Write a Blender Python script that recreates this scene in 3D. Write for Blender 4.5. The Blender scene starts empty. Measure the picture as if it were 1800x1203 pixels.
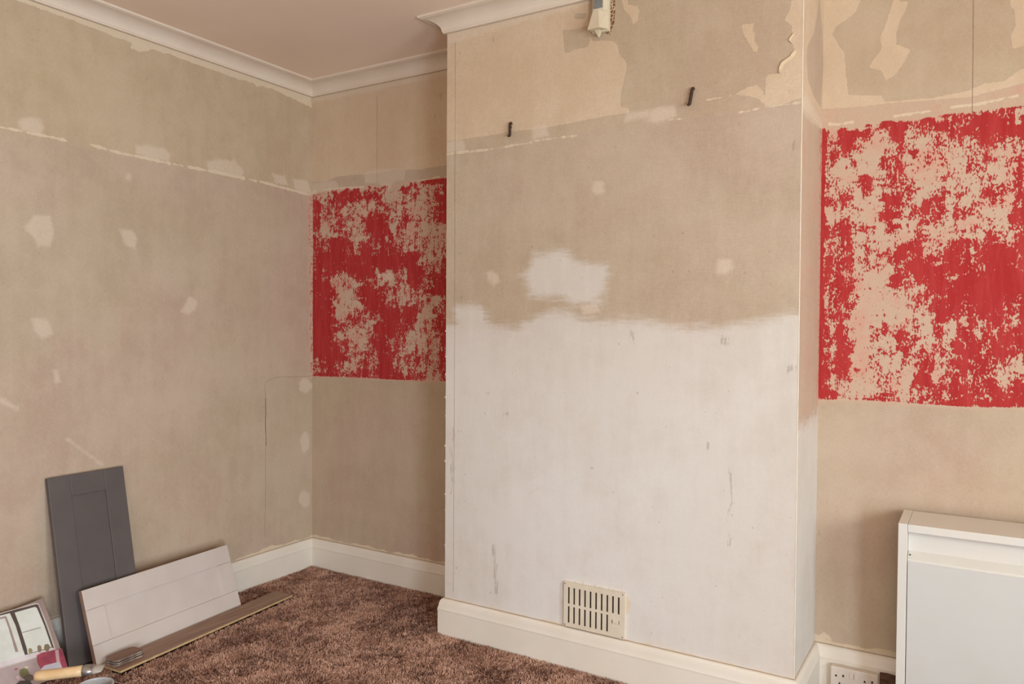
import bpy, math, random
import numpy as np
from mathutils import Vector
random.seed(7)
S = bpy.context.scene
COL = S.collection

# ------------------------------------------------------------------ camera, light, exposure
CAM = np.array((2.8555, -2.7606, 1.2168)); FPX = 1350.99
YAW, PITCH, ROLL = .54799, -.02146, .00609
_f = np.array((-math.sin(YAW)*math.cos(PITCH), math.cos(YAW)*math.cos(PITCH), math.sin(PITCH)))
_r = np.array((math.cos(YAW), math.sin(YAW), 0)); _u = np.cross(_r, _f)
R_ = math.cos(ROLL)*_r+math.sin(ROLL)*_u; U_ = -math.sin(ROLL)*_r+math.cos(ROLL)*_u; F_ = _f
cam = bpy.data.cameras.new('camera'); co = bpy.data.objects.new('camera', cam); COL.objects.link(co)
cam.sensor_width = 36; cam.lens = FPX/1800*36; cam.clip_start = .02
from mathutils import Matrix
m = Matrix.Identity(4)
for i in range(3):
    m[i][0] = R_[i]; m[i][1] = U_[i]; m[i][2] = -F_[i]; m[i][3] = CAM[i]
co.matrix_world = m
S.camera = co

W = bpy.data.worlds.new('world'); S.world = W; W.use_nodes = True
W.node_tree.nodes['Background'].inputs[0].default_value = (.75, .85, 1, 1)
W.node_tree.nodes['Background'].inputs[1].default_value = 0.0

ROOM_W, ROOM_F = 4.6, -4.3           # right wall x, front wall y
WIN = (-2.40, -1.35, 1.00, 1.75)      # window in the right wall: y0, y1, z0, z1
FRONT_FILL = (2.3, 4.1, .10, 1.05)           # opening added in the front wall for warm fill light: x0, x1, z0, z1
def area(name, loc, size, rot, power, col):
    l = bpy.data.lights.new(name, 'AREA'); l.shape = 'RECTANGLE'; l.size, l.size_y = size
    l.energy = power; l.color = col
    o = bpy.data.objects.new(name, l); COL.objects.link(o); o.location = loc; o.rotation_euler = rot
    return o
# daylight from a window in the right wall; added fills beside it and in front
SIDE_FILL = (-4.05, -2.95, .05, 1.15)  # opening added for low cool fill light on the lower walls
_c = lambda a, b: (a+b)/2
LIGHTS = [('window_daylight', (ROOM_W+.10, _c(*WIN[:2]), _c(*WIN[2:])), (WIN[3]-WIN[2], WIN[1]-WIN[0]), (0, math.radians(90), 0), 74, (.90, 1, .98)),
          ('added_front_fill', (_c(*FRONT_FILL[:2]), ROOM_F-.08, _c(*FRONT_FILL[2:])), (FRONT_FILL[1]-FRONT_FILL[0], FRONT_FILL[3]-FRONT_FILL[2]), (math.radians(90), 0, 0), 36, (1, .89, .80)),
          ('added_side_fill', (ROOM_W+.10, _c(*SIDE_FILL[:2]), _c(*SIDE_FILL[2:])), (SIDE_FILL[3]-SIDE_FILL[2], SIDE_FILL[1]-SIDE_FILL[0]), (0, math.radians(90), 0), 122, (.72, .85, 1))]
for _l in LIGHTS: area(*_l)

v = S.view_settings; v.view_transform = 'Standard'; v.look = 'None'; v.gamma = 1; v.use_curve_mapping = False
v.exposure = 0.0

# ------------------------------------------------------------------ measures
H, HC, C1, C2 = 2.4, 2.3432, .0834, .012
HS, ST = .1447, .02
X0, X1, D = 1.0743, 2.3878, .3366    # chimney breast
def ray(x, y): return F_ + R_*(x-900)/FPX - U_*(y-601.5)/FPX
def hit(x, y, ax, val):
    d = ray(x, y); return CAM + d*((val-CAM[ax])/d[ax])
def hitp(x, y, P, n):
    d = ray(x, y); P = np.array(P); n = np.array(n); return CAM + d*(np.dot(P-CAM, n)/np.dot(d, n))

# ------------------------------------------------------------------ materials
def lin(c): return tuple(((x/255)/12.92 if x/255 <= .04045 else ((x/255+.055)/1.055)**2.4) for x in c)+(1,)
class NT:
    def __init__(s, name):
        s.m = bpy.data.materials.new(name); s.m.use_nodes = True; s.t = s.m.node_tree; s.b = s.t.nodes['Principled BSDF']
    def n(s, typ, ins=None, **kw):
        o = s.t.nodes.new(typ)
        for k, q in kw.items(): setattr(o, k, q)
        for k, q in (ins or {}).items(): s.set(o.inputs[k], q)
        return o
    def set(s, inp, q):
        if isinstance(q, bpy.types.NodeSocket): s.t.links.new(q, inp)
        else: inp.default_value = q
    def math(s, op, a, b=0.0, c=0.0, clamp=False):
        o = s.n('ShaderNodeMath', {0: a, 1: b, 2: c}, operation=op, use_clamp=clamp); return o.outputs[0]
    def mix(s, f, a, b, mode='MIX'):
        o = s.n('ShaderNodeMix', data_type='RGBA', blend_type=mode)
        s.set(o.inputs[0], f); s.set(o.inputs[6], a); s.set(o.inputs[7], b); return o.outputs[2]
    def noise(s, vec, scale, detail=3, rough=.5, dist=0):
        return s.n('ShaderNodeTexNoise', {'Vector': vec, 'Scale': scale, 'Detail': detail, 'Roughness': rough, 'Distortion': dist}).outputs[0]
    def scale(s, vec, xyz):
        return s.n('ShaderNodeVectorMath', {0: vec, 1: xyz}, operation='MULTIPLY').outputs[0]
    def smooth(s, x, lo, hi):
        return s.n('ShaderNodeMapRange', {0: x, 1: lo, 2: hi, 3: 0.0, 4: 1.0}, interpolation_type='SMOOTHSTEP').outputs[0]
    def attr(s, name): return s.n('ShaderNodeAttribute', attribute_name=name).outputs['Fac']
    def pos(s): return s.n('ShaderNodeNewGeometry').outputs['Position']
    def obj(s): return s.n('ShaderNodeTexCoord').outputs['Object']

def simple(name, rgb, rough=.6, rgb2=None, nscale=8, stretch=(1, 1, 1), bump=0, bscale=300, metal=0, spec=.5, detail=4):
    t = NT(name); p = t.scale(t.obj(), stretch)
    c2 = rgb2 or tuple(x*.94 for x in rgb)
    t.set(t.b.inputs['Base Color'], t.mix(t.smooth(t.noise(p, nscale, detail), .35, .65), lin(rgb), lin(c2)))
    t.b.inputs['Roughness'].default_value = rough; t.b.inputs['Metallic'].default_value = metal
    t.b.inputs['Specular IOR Level'].default_value = spec
    if bump:
        b = t.n('ShaderNodeBump', {'Strength': bump, 'Distance': .001, 'Height': t.noise(p, bscale, 2)})
        t.set(t.b.inputs['Normal'], b.outputs[0])
    return t.m

def wall_material():
    t = NT('stripped_wall'); P = t.pos()
    vert = t.scale(P, (1, 1, .16)); hor = t.scale(P, (.16, .16, 1))
    weave = t.math('ADD', t.noise(vert, 420, 2), t.noise(hor, 420, 2))         # about 1
    mott = t.noise(P, 2.6, 5, .62); mott2 = t.noise(P, 14, 5, .65); streak = t.noise(vert, 24, 4, .6)
    mm = t.math('ADD', t.math('MULTIPLY', mott, .55), t.math('ADD', t.math('MULTIPLY', mott2, .25), t.math('MULTIPLY', streak, .2)))
    base = t.mix(t.smooth(mm, .38, .62), t.mix(t.smooth(t.noise(P, 1.7, 3, .5), .4, .62), lin((193, 174, 151)), lin((195, 173, 153))), t.mix(t.smooth(t.noise(P, 1.7, 3, .5), .4, .62), lin((183, 162, 138)), lin((184, 159, 139))))
    warm = t.attr('warm')
    base = t.mix(t.math('MULTIPLY', warm, .6), base, t.mix(t.smooth(mm, .38, .62), lin((197, 177, 145)), lin((186, 165, 132))))
    e1 = t.math('SUBTRACT', t.noise(P, 75, 4, .6), .5)
    e2 = t.math('SUBTRACT', t.noise(t.scale(P, (1, 1, .5)), 30, 5, .7), .5)
    hb = t.math('SUBTRACT', t.noise(hor, 60, 4, .7), .5)
    # pink wash left where the red paint was scrubbed away
    red = t.attr('red'); zone = t.attr('redzone')
    base = t.mix(t.math('MULTIPLY', t.smooth(t.math('ADD', zone, t.math('MULTIPLY', e1, .5)), .05, .9), .8), base,
                 t.mix(t.smooth(t.noise(P, 9, 4, .6), .45, .7), lin((202, 172, 150)), lin((208, 154, 134))))
    # cream paper, with its torn edge
    cream_d = t.math('ADD', t.attr('cream'), t.math('MULTIPLY', e1, .009))
    cm = t.smooth(cream_d, -.0007, .0007)
    col = t.mix(cm, base, t.mix(t.smooth(mm, .4, .6), lin((212, 189, 162)), lin((205, 180, 151))))
    # filler
    fd = t.math('ADD', t.attr('fill'), t.math('ADD', t.math('MULTIPLY', e2, .022), t.math('MULTIPLY', hb, .02)))
    fm = t.math('MULTIPLY', t.smooth(fd, -.010, .008), .50)
    col = t.mix(fm, col, lin((222, 204, 184)))
    # white emulsion with brushed edge
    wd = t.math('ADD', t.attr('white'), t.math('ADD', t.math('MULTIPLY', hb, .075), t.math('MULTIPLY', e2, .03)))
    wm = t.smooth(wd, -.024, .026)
    col = t.mix(t.math('MULTIPLY', wm, t.n('ShaderNodeMapRange', {0: t.math('ADD', t.attr('white'), t.math('MULTIPLY', t.math('SUBTRACT', mott, .5), .5)), 1: .0, 2: .6, 3: .66, 4: .97}).outputs[0]), col, t.mix(t.smooth(mm, .40, .66), lin((224, 219, 213)), lin((216, 207, 198))))  # coverage thins toward the edge, painting in the dimmer, warmer light higher up
    # pale paint dragged over the wall beside the mouldings
    td = t.math('ADD', t.attr('trim'), t.math('MULTIPLY', e2, .022))
    tm = t.smooth(td, -.0012, .0016)
    col = t.mix(t.math('MULTIPLY', tm, .9), col, lin((217, 199, 173)))
    # red paint: solid where the density is high, speckled by the scraped texture where low
    fine = t.noise(t.scale(P, (1, 1, .55)), 190, 2, .55); fine2 = t.noise(t.scale(P, (1, 1, .36)), 84, 3, .65); mid = t.noise(P, 34, 3, .6)
    nf = t.math('ADD', t.math('MULTIPLY', fine, .50), t.math('ADD', t.math('MULTIPLY', fine2, .32), t.math('MULTIPLY', mid, .18)))
    thr = t.math('ADD', t.math('MULTIPLY', t.math('SUBTRACT', nf, .5), 4.0), .5)
    rm = t.smooth(t.math('SUBTRACT', red, thr), -.07, .07)
    rcol = t.mix(t.smooth(t.noise(vert, 30, 5, .7), .35, .7), lin((168, 42, 42)), lin((182, 60, 58)))
    col = t.mix(rm, col, rcol)
    # dirt, glue and scuffs
    sn = t.noise(vert, 130, 3, .7)
    sm = t.math('MULTIPLY', t.smooth(t.math('ADD', t.attr('stain'), t.math('MULTIPLY', t.math('SUBTRACT', sn, .56), .06)), -.001, .004), .36)
    col = t.mix(sm, col, lin((134, 118, 98)))
    # bare brown plaster
    dn = t.n('ShaderNodeTexVoronoi', {'Vector': P, 'Scale': 75.0}, feature='DISTANCE_TO_EDGE').outputs[0]
    dm = t.smooth(t.math('ADD', t.attr('hole'), t.math('MULTIPLY', e1, .008)), -.0006, .0006)
    col = t.mix(dm, col, t.mix(t.smooth(dn, .05, .11), lin((206, 182, 148)), lin((124, 88, 62))))
    # small flecks and grime
    fl = t.smooth(t.noise(P, 55, 2, .5), .735, .775)
    col = t.mix(t.math('MULTIPLY', fl, .35), col, lin((140, 118, 96)))
    wv = t.n('ShaderNodeMapRange', {0: weave, 1: .8, 2: 1.2, 3: .955, 4: 1.045}).outputs[0]
    wv = t.math('ADD', t.math('MULTIPLY', t.math('SUBTRACT', wv, 1.0), t.math('SUBTRACT', 1.0, t.math('MULTIPLY', wm, .7))), 1.0)
    gcol = t.n('ShaderNodeCombineColor', {0: wv, 1: wv, 2: wv}).outputs[0]
    col = t.mix(1.0, col, gcol, 'MULTIPLY')
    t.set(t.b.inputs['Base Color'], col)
    t.b.inputs['Roughness'].default_value = .82; t.b.inputs['Specular IOR Level'].default_value = .25
    ht = t.math('ADD', t.math('MULTIPLY', cm, .5), t.math('ADD', t.math('MULTIPLY', weave, .12), t.math('MULTIPLY', mott2, .6)))
    ht = t.math('ADD', ht, t.math('ADD', t.math('MULTIPLY', rm, .25), t.math('SUBTRACT', t.math('MULTIPLY', fm, .4), t.math('MULTIPLY', dm, 1.2))))
    b = t.n('ShaderNodeBump', {'Strength': .75, 'Distance': .0011, 'Height': ht})
    t.set(t.b.inputs['Normal'], b.outputs[0])
    return t.m

M = dict(
    wall=wall_material(),
    plain=simple('lining_paper', (196, 174, 154), .85, (188, 164, 142), 4),
    ceiling=simple('ceiling_paint', (242, 220, 200), .85, (239, 216, 195), 3, bump=.15, bscale=120),
    coving=simple('coving_paint', (226, 210, 192), .6, (222, 205, 186), 5),
    skirt=simple('skirting_gloss', (231, 222, 209), .38, (227, 217, 202), 6, bump=.05, bscale=60),
    base=simple('carpet_backing', (92, 62, 52), .95, (70, 45, 38), 30),
    seam=simple('seam_line_gap_shade', (150, 126, 104), .9, (168, 144, 120), 40),  # seam and pencil lines, also the painted shade in moulding gaps
    crack=simple('old_paint_crack', (128, 106, 84), .9, (150, 126, 100), 60),
    bead=simple('corner_bead_paint', (234, 222, 204), .6, (226, 210, 190), 30),
    flap=simple('peeling_cream_paper', (216, 192, 160), .8, (208, 182, 148), 20),
    edge=simple('brown_edge_band', (150, 118, 104), .6),
    grey=simple('grey_painted_door', (92, 84, 82), .45, (88, 80, 78), 9, bump=.04, bscale=200),
    cream=simple('cashmere_painted_door', (208, 196, 188), .42, (204, 191, 182), 9, bump=.04, bscale=200),
    wood=simple('brown_oak_laminate', (158, 126, 106), .5, (134, 104, 86), 5, (14, 1, 14), .08, 90, detail=6),
    mdf=simple('fibreboard_core', (202, 170, 124), .8, (188, 154, 108), 60),
    swatch=simple('grey_brown_swatch', (142, 112, 96), .75, (126, 98, 84), 6, (14, 1, 14)),
    swatch_edge=simple('swatch_edge', (176, 162, 148), .6, (110, 98, 90), 40),
    vent=simple('ivory_enamel', (224, 212, 192), .4, (219, 206, 185), 20),
    dark=simple('dark_void', (72, 54, 42), .8, (56, 42, 32), 40),
    screw=simple('dull_screw', (120, 104, 84), .4, (90, 76, 60), 60, metal=.6),
    rust=simple('rusty_iron', (74, 48, 30), .75, (58, 38, 24), 90, bump=.4, bscale=300),
    pir=simple('aged_white_plastic', (216, 202, 176), .45, (210, 194, 166), 12),
    pirwin=simple('grey_sensor_window', (132, 134, 128), .25, (120, 122, 116), 30),
    cab=simple('white_melamine', (216, 212, 204), .3, (217, 210, 201), 4),
    cabf=simple('pale_grey_front', (204, 202, 198), .38, (201, 198, 193), 4),
    sock=simple('white_socket_plastic', (222, 210, 196), .35, (218, 205, 190), 12),
    pin=simple('socket_hole', (40, 30, 26), .8),
    bare=simple('bare_brown_wood', (112, 82, 62), .85, (86, 58, 44), 30, (1, 1, 3)),
    handle=simple('varnished_beech', (238, 206, 160), .3, (226, 188, 138), 6, (1, 5, 5)),
    steel=simple('dull_steel', (176, 170, 166), .35, (150, 146, 142), 40, metal=.75),
    bristle=simple('pale_bristle', (206, 198, 190), .8, (180, 170, 160), 90, (1, 6, 6), .4, 400),
    plastic=simple('translucent_white_plastic', (222, 222, 224), .2, (212, 212, 216), 8),
    card=simple('card_edge', (196, 186, 178), .7),
    winframe=simple('window_frame_gloss', (235, 232, 226), .35),
)
M['plastic'].node_tree.nodes['Principled BSDF'].inputs['Transmission Weight'].default_value = .35

# ------------------------------------------------------------------ mesh helpers
def link(name, me, mat=None, parent=None):
    o = bpy.data.objects.new(name, me); COL.objects.link(o)
    if mat is not None:
        for q in (mat if isinstance(mat, (list, tuple)) else [mat]): me.materials.append(q)
    if parent: o.parent = parent
    return o
def mesh(name, V, Fc, mat, parent=None, smooth=False, mi=None, bevel=0, seg=2):
    me = bpy.data.meshes.new(name); me.from_pydata([tuple(map(float, q)) for q in V], [], Fc); me.update()
    if mi: me.polygons.foreach_set('material_index', mi)
    if smooth: me.polygons.foreach_set('use_smooth', [True]*len(me.polygons))
    o = link(name, me, mat, parent)
    if bevel:
        b = o.modifiers.new('bevel', 'BEVEL'); b.width = bevel; b.segments = seg; b.limit_method = 'ANGLE'; b.angle_limit = math.radians(40)
        b.harden_normals = False
    return o
BF = [(0, 3, 2, 1), (4, 5, 6, 7), (0, 1, 5, 4), (1, 2, 6, 5), (2, 3, 7, 6), (3, 0, 4, 7)]
def hexa(name, v8, mat, parent=None, bevel=0): return mesh(name, v8, BF, mat, parent, bevel=bevel)
def box(name, lo, hi, mat, parent=None, bevel=0, off=(0, 0, 0)):
    (x0, y0, z0), (x1, y1, z1) = lo, hi
    V = [(x0, y0, z0), (x1, y0, z0), (x1, y1, z0), (x0, y1, z0), (x0, y0, z1), (x1, y0, z1), (x1, y1, z1), (x0, y1, z1)]
    return hexa(name, [tuple(a-b for a, b in zip(q, off)) for q in V], mat, parent, bevel)
def tag(o, label=None, cat=None, group=None, kind=None):
    for k, q in (('label', label), ('category', cat), ('group', group), ('kind', kind)):
        if q: o[k] = q
    return o
def empty(name, loc, label, cat, group=None):
    o = bpy.data.objects.new(name, None); COL.objects.link(o); o.location = tuple(map(float, loc)); o.empty_display_size = .05
    return tag(o, label, cat, group)
def sweep(name, prof, path, mat, parent=None, smooth_idx=None, caps=True):
    """profile (offset from wall into the room, z) swept along a wall line; room lies to the right of the path"""
    n = len(path); V = []; k = len(prof)
    for i, (x, y) in enumerate(path):
        def nrm(a, b):
            dx, dy = b[0]-a[0], b[1]-a[1]; L = math.hypot(dx, dy); return (dy/L, -dx/L)
        ns = []
        if i > 0: ns.append(nrm(path[i-1], path[i]))
        if i < n-1: ns.append(nrm(path[i], path[i+1]))
        if len(ns) == 1: mx, my = ns[0]
        else:
            sx, sy = ns[0][0]+ns[1][0], ns[0][1]+ns[1][1]; q = sx*ns[0][0]+sy*ns[0][1]; mx, my = sx/q, sy/q
        for o_, z in prof: V.append((x+mx*o_, y+my*o_, z))
    Fc = []
    for i in range(n-1):
        for j in range(k-1):
            a = i*k+j; Fc.append((a, a+1, a+k+1, a+k))
    if caps: Fc += [tuple(range(k))[::-1], tuple((n-1)*k+j for j in range(k))]
    return V, Fc
def sweep_seg(name, prof, P, i, mat, **kw):
    """one straight run of a moulding, mitred to its neighbours"""
    V, Fc = sweep(name, prof, P, mat, caps=False); k = len(prof)
    V = V[i*k:(i+2)*k]; Fc = [(j, j+1, k+j+1, k+j) for j in range(k-1)]+[tuple(range(k))[::-1], tuple(k+j for j in range(k)), (0, k, 2*k-1, k-1)]
    return mesh(name, V, Fc, mat, **kw)

# ------------------------------------------------------------------ signed distances on wall grids
def sdf(poly, U, Z):
    p = np.array(poly, float); q = np.roll(p, -1, 0)
    d = np.full(U.shape, 1e9); ins = np.zeros(U.shape, bool)
    for (ax, ay), (bx, by) in zip(p, q):
        ex, ey = bx-ax, by-ay; wx, wy = U-ax, Z-ay; L = ex*ex+ey*ey+1e-12
        tt = np.clip((wx*ex+wy*ey)/L, 0, 1); d = np.minimum(d, (wx-ex*tt)**2+(wy-ey*tt)**2)
        c = ((ay > Z) != (by > Z)) & (U < ex*(Z-ay)/(ey if abs(ey) > 1e-12 else 1e-12)+ax); ins ^= c
    d = np.sqrt(d); return np.where(ins, d, -d)
def ribbon(pts, w):
    p = [np.array(a, float) for a in pts]; L, R = [], []
    for i, a in enumerate(p):
        b = p[min(i+1, len(p)-1)]-p[max(i-1, 0)]; b = b/np.linalg.norm(b); n = np.array((-b[1], b[0]))*w/2
        L.append(a+n); R.append(a-n)
    return L+R[::-1]
def oval(cx, cy, rx, ry, n=10, rot=0):
    rnd = random.Random(int(cx*7+cy))
    return [(cx+rx*math.cos(a+rot)*(.85+.3*rnd.random()), cy+ry*math.sin(a+rot)*(.85+.3*rnd.random())) for a in [i*2*math.pi/n for i in range(n)]]
ATTR = ('cream', 'fill', 'white', 'trim', 'stain', 'hole', 'red', 'redzone', 'warm')

class Face:
    """a flat wall face: origin, in-plane axis, grid; photo points are projected onto its plane"""
    def __init__(s, ax, val, u0, u1, z0, z1, step=.005):
        s.ax, s.val = ax, val; s.ua = 1-ax
        nu = max(2, int(round((u1-u0)/step))+1); nz = max(2, int(round((z1-z0)/step))+1)
        u = np.linspace(u0, u1, nu); z = np.linspace(z0, z1, nz); s.U, s.Z = np.meshgrid(u, z); s.nu, s.nz = nu, nz
        s.A = {k: np.full(s.U.shape, -1.0) for k in ATTR}
        s.A['red'][:] = -.5; s.A['redzone'][:] = 0; s.A['warm'][:] = 0
    def w(s, pts): return [(hit(x, y, s.ax, s.val)[s.ua], hit(x, y, s.ax, s.val)[2]) for x, y in pts]
    def add(s, key, pts, cut=()):
        d = sdf(s.w(pts), s.U, s.Z)
        for c in cut: d = np.minimum(d, -sdf(s.w(c), s.U, s.Z))
        s.A[key] = np.maximum(s.A[key], d)
    def addw(s, key, d): s.A[key] = np.maximum(s.A[key], d)
    def verts(s):
        c = [None, None, s.Z.ravel()]; c[s.ax] = np.full(s.U.size, s.val); c[s.ua] = s.U.ravel(); return np.stack(c, 1)
    def faces(s, base, flip):
        i = np.arange(s.nz-1)[:, None]*s.nu+np.arange(s.nu-1)[None]; i = i.ravel()+base
        f = np.stack([i, i+1, i+s.nu+1, i+s.nu], 1); return f[:, ::-1] if flip else f
def build_faces(name, fl, mat, extra=None):
    """fl: list of (Face, flip); extra: (verts, faces) closing the solid behind"""
    V, Q, n = [], [], 0
    for f, flip in fl:
        V.append(f.verts()); Q.append(f.faces(n, flip)); n += f.U.size
    if extra:
        V.append(np.array(extra[0], float)); Q.append(np.array(extra[1])+n)
    V = np.concatenate(V); Q = np.concatenate(Q)
    me = bpy.data.meshes.new(name); me.vertices.add(len(V)); me.vertices.foreach_set('co', V.ravel().astype('f'))
    me.loops.add(Q.size); me.loops.foreach_set('vertex_index', Q.ravel().astype('i'))
    me.polygons.add(len(Q)); me.polygons.foreach_set('loop_start', np.arange(0, Q.size, 4, dtype='i'))
    me.update(calc_edges=True)
    for k in ATTR:
        a = me.attributes.new(k, 'FLOAT', 'POINT')
        vals = np.concatenate([f.A[k].ravel() for f, _ in fl]+([np.full(len(extra[0]), 0.0 if k in ('redzone', 'warm') else -1.0)] if extra else []))
        a.data.foreach_set('value', vals.astype('f'))
    return link(name, me, mat)
def vnoise(x, y, s, seed):
    x = x/s; y = y/s; i = np.floor(x).astype(int); j = np.floor(y).astype(int); a = x-i; b = y-j; a = a*a*(3-2*a); b = b*b*(3-2*b)
    def h(i, j):
        n = (i*374761393+j*668265263+seed*974634777) & 0x7fffffff; n = ((n ^ (n >> 13))*1274126177) & 0x7fffffff; return ((n ^ (n >> 16)) & 0xffff)/65535.
    return (h(i, j)*(1-a)+h(i+1, j)*a)*(1-b)+(h(i, j+1)*(1-a)+h(i+1, j+1)*a)*b
def bil(mp, fx, fy):
    mp = np.array(mp, float); h, w = mp.shape
    fx = np.clip(fx, 0, w-1.001); fy = np.clip(fy, 0, h-1.001); i = fx.astype(int); j = fy.astype(int); a = fx-i; b = fy-j
    return (mp[j, i]*(1-a)+mp[j, i+1]*a)*(1-b)+(mp[j+1, i]*(1-a)+mp[j+1, i+1]*a)*b
def to_px(V):
    d = V-CAM; z = d@F_; return 900+FPX*(d@R_)/z, 601.5-FPX*(d@U_)/z
def red_map(face, rows, x0, y0, cell, outline):
    """paint left on the wall, surveyed in cells and put on the wall at its real place"""
    px, py = to_px(face.verts()); px = px.reshape(face.U.shape); py = py.reshape(face.U.shape)
    mp = [[int(c) for c in r.replace(',', '').replace(' ', '')] for r in rows]
    U_0, Z_0 = face.U, face.Z
    wx = (vnoise(U_0, Z_0, .022, 31)-.5)*1.5+(vnoise(U_0, Z_0, .009, 32)-.5)*.8; wy = (vnoise(U_0, Z_0, .030, 33)-.5)*1.5+(vnoise(U_0, Z_0, .011, 34)-.5)*.8
    d = bil(mp, (px-x0)/cell+wx, (py-y0)/cell+wy)/9
    # strokes of the scraper: some upright, some slanting
    d = d+(vnoise(U_0, Z_0/5, .011, 35)-.5)*.34+(vnoise(U_0*.5-Z_0*1.1+3, Z_0*.9+U_0*.6, .018, 36)-.5)*.30
    sd = sdf(face.w(outline), face.U, face.Z)
    d = .48+(d-.5)*1.32
    k = np.clip(sd/.006, -1, 1)
    face.A['red'] = np.where(k > 0, d*k-.35*(1-k), -.5+.15*(1+k)); face.A['redzone'] = np.clip(sd/.02+.5, 0, 1)

# ------------------------------------------------------------------ left wall
fl_ = Face(0, 0.0, -2.3, 0.0, 0.0, H, .005)
L = fl_.add
zr = lambda f, z, a: f.addw(a, z-f.Z)
fl_.A['warm'] = np.clip((fl_.Z-1.86)/.02, 0, 1)
L('trim', [(-300, -130), (59, -2), (548, 169), (548, 190), (535, 183), (513, 173), (485, 159), (460, 151), (451, 153), (445, 146), (404, 134), (373, 123), (342, 112), (299, 96), (267, 87), (246, 91), (231, 84), (233, 76), (218, 70), (187, 59), (140, 40), (81, 19), (31, 1), (-300, -112)])
for p, w_ in (([(-250, 180), (0, 223), (40, 231)], 3.5), ([(45, 233), (80, 239), (120, 248)], 4), ([(157, 254), (185, 262), (215, 270), (250, 277), (300, 288)], 4.5), ([(303, 288), (322, 292)], 3),
              ([(330, 293), (370, 301), (430, 314)], 5), ([(436, 315), (452, 319)], 3), ([(456, 319), (500, 331), (545, 343)], 4)):
    L('trim', ribbon(p, w_))
for p in ([(30, 214), (50, 207), (68, 210), (76, 225), (70, 238), (40, 230)], [(238, 256), (262, 257), (290, 262), (298, 270), (296, 284), (270, 280), (240, 268)],
          [(363, 285), (385, 280), (405, 283), (412, 280), (418, 290), (428, 300), (425, 313), (390, 305), (365, 298)], [(480, 306), (500, 310), (506, 326), (484, 322)],
          [(515, 315), (540, 318), (549, 342), (520, 335)], [(45, 400), (60, 380), (88, 380), (94, 410), (88, 432), (68, 434), (58, 418)], [(210, 405), (230, 404), (241, 420), (236, 436), (220, 430)],
          [(318, 548), (333, 522), (347, 530), (342, 545), (330, 552)], [(56, 560), (85, 562), (92, 588), (75, 597), (60, 582)], [(92, 650), (102, 650), (106, 672), (97, 674)],
          oval(536, 777, 8, 19), oval(535, 877, 10, 14), oval(537, 679, 12, 12), oval(225, 310, 5, 6), ribbon([(118, 772), (150, 795), (180, 818)], 1.4), ribbon([(0, 702), (30, 720)], 5)):
    L('fill', p)
fl_.addw('trim', np.minimum(.158-fl_.Z+.006*np.sin(fl_.U*17)+.004*np.sin(fl_.U*41), fl_.Z-.10))
sd = sdf(fl_.w([(541, 344), (556, 342), (556, 664), (546, 664)]), fl_.U, fl_.Z)
fl_.A['red'] = np.where(sd > 0, .30, -.5); fl_.A['redzone'] = np.clip(sd/.02+.7, 0, .9)
build_faces('wall_left', [(fl_, True)], M['wall'], ([(0, -2.3, 0), (0, 0, 0), (0, 0, H), (0, -2.3, H), (-.1, -2.3, 0), (-.1, 0, 0), (-.1, 0, H), (-.1, -2.3, H)],
            [(4, 5, 6, 7), (0, 1, 5, 4), (1, 2, 6, 5), (2, 3, 7, 6), (3, 0, 4, 7)]))['kind'] = 'structure'

# ------------------------------------------------------------------ back wall: two alcoves
fb = Face(1, 0.0, 0.0, X0+.02, 0.0, H, .004); B = fb.add
B('cream', [(535, 120), (800, 60), (800, 289), (748, 296), (742, 299), (700, 298), (660, 305), (620, 308), (592, 311), (575, 318), (560, 319), (535, 322)])
fb.addw('fill', np.minimum(fb.Z-2.318, .01))
for p in ([(560, 320), (590, 318), (596, 330), (560, 338), (545, 340), (545, 325)], [(640, 304), (660, 299), (700, 296), (713, 300), (711, 316), (690, 320), (683, 335), (668, 322), (642, 322)], oval(677, 487, 14, 8)): B('fill', p)
for p, w_ in (([(570, 334), (600, 331), (640, 329)], 3), ([(732, 318), (760, 314), (772, 311)], 2.5), ([(548, 338), (556, 337)], 8)): B('trim', ribbon(p, w_))
fb.addw('trim', np.minimum(.156-fb.Z+.004*np.sin(fb.U*23)+.003*np.sin(fb.U*71), fb.Z-.10))
B('stain', ribbon([(774, 160), (776, 182)], 4)); B('stain', oval(765, 203, 1.2, 5)); B('stain', oval(663, 164, 1, 4))
RL = ["00000000000000078898", "00000001421027536347", "63289789855337533668", "62889765462343334468", "76363422164523333479", "76464441787346434668",
      "86465425999357543468", "62365433899164332345", "53265334899164531434", "76898535778644535434", "76899657747864356544", "77898548777877954645",
      "68988898999988933446", "67888989988866965757", "75754888852264997878", "97725333642272884887", "99731458986733675885", "88832458975433434375",
      "98921316987543554366", "98914248879847674255", "99922586458877853365", "99973657389888634578", "99964526379875334478", "99942335489654334468",
      "99866523688654345456", "99887634577565444556", "78877646659754755467", "55744348569843545468", "58763347479842445466", "77876766678877554356", "77876766678877554356"]
red_map(fb, RL, 556, 316, 12, [(549, 342), (560, 338), (592, 331), (605, 330), (650, 326), (700, 322), (712, 318), (735, 318), (760, 314), (800, 309), (800, 674), (700, 669.5), (600, 664.5), (549, 663)])

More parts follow.
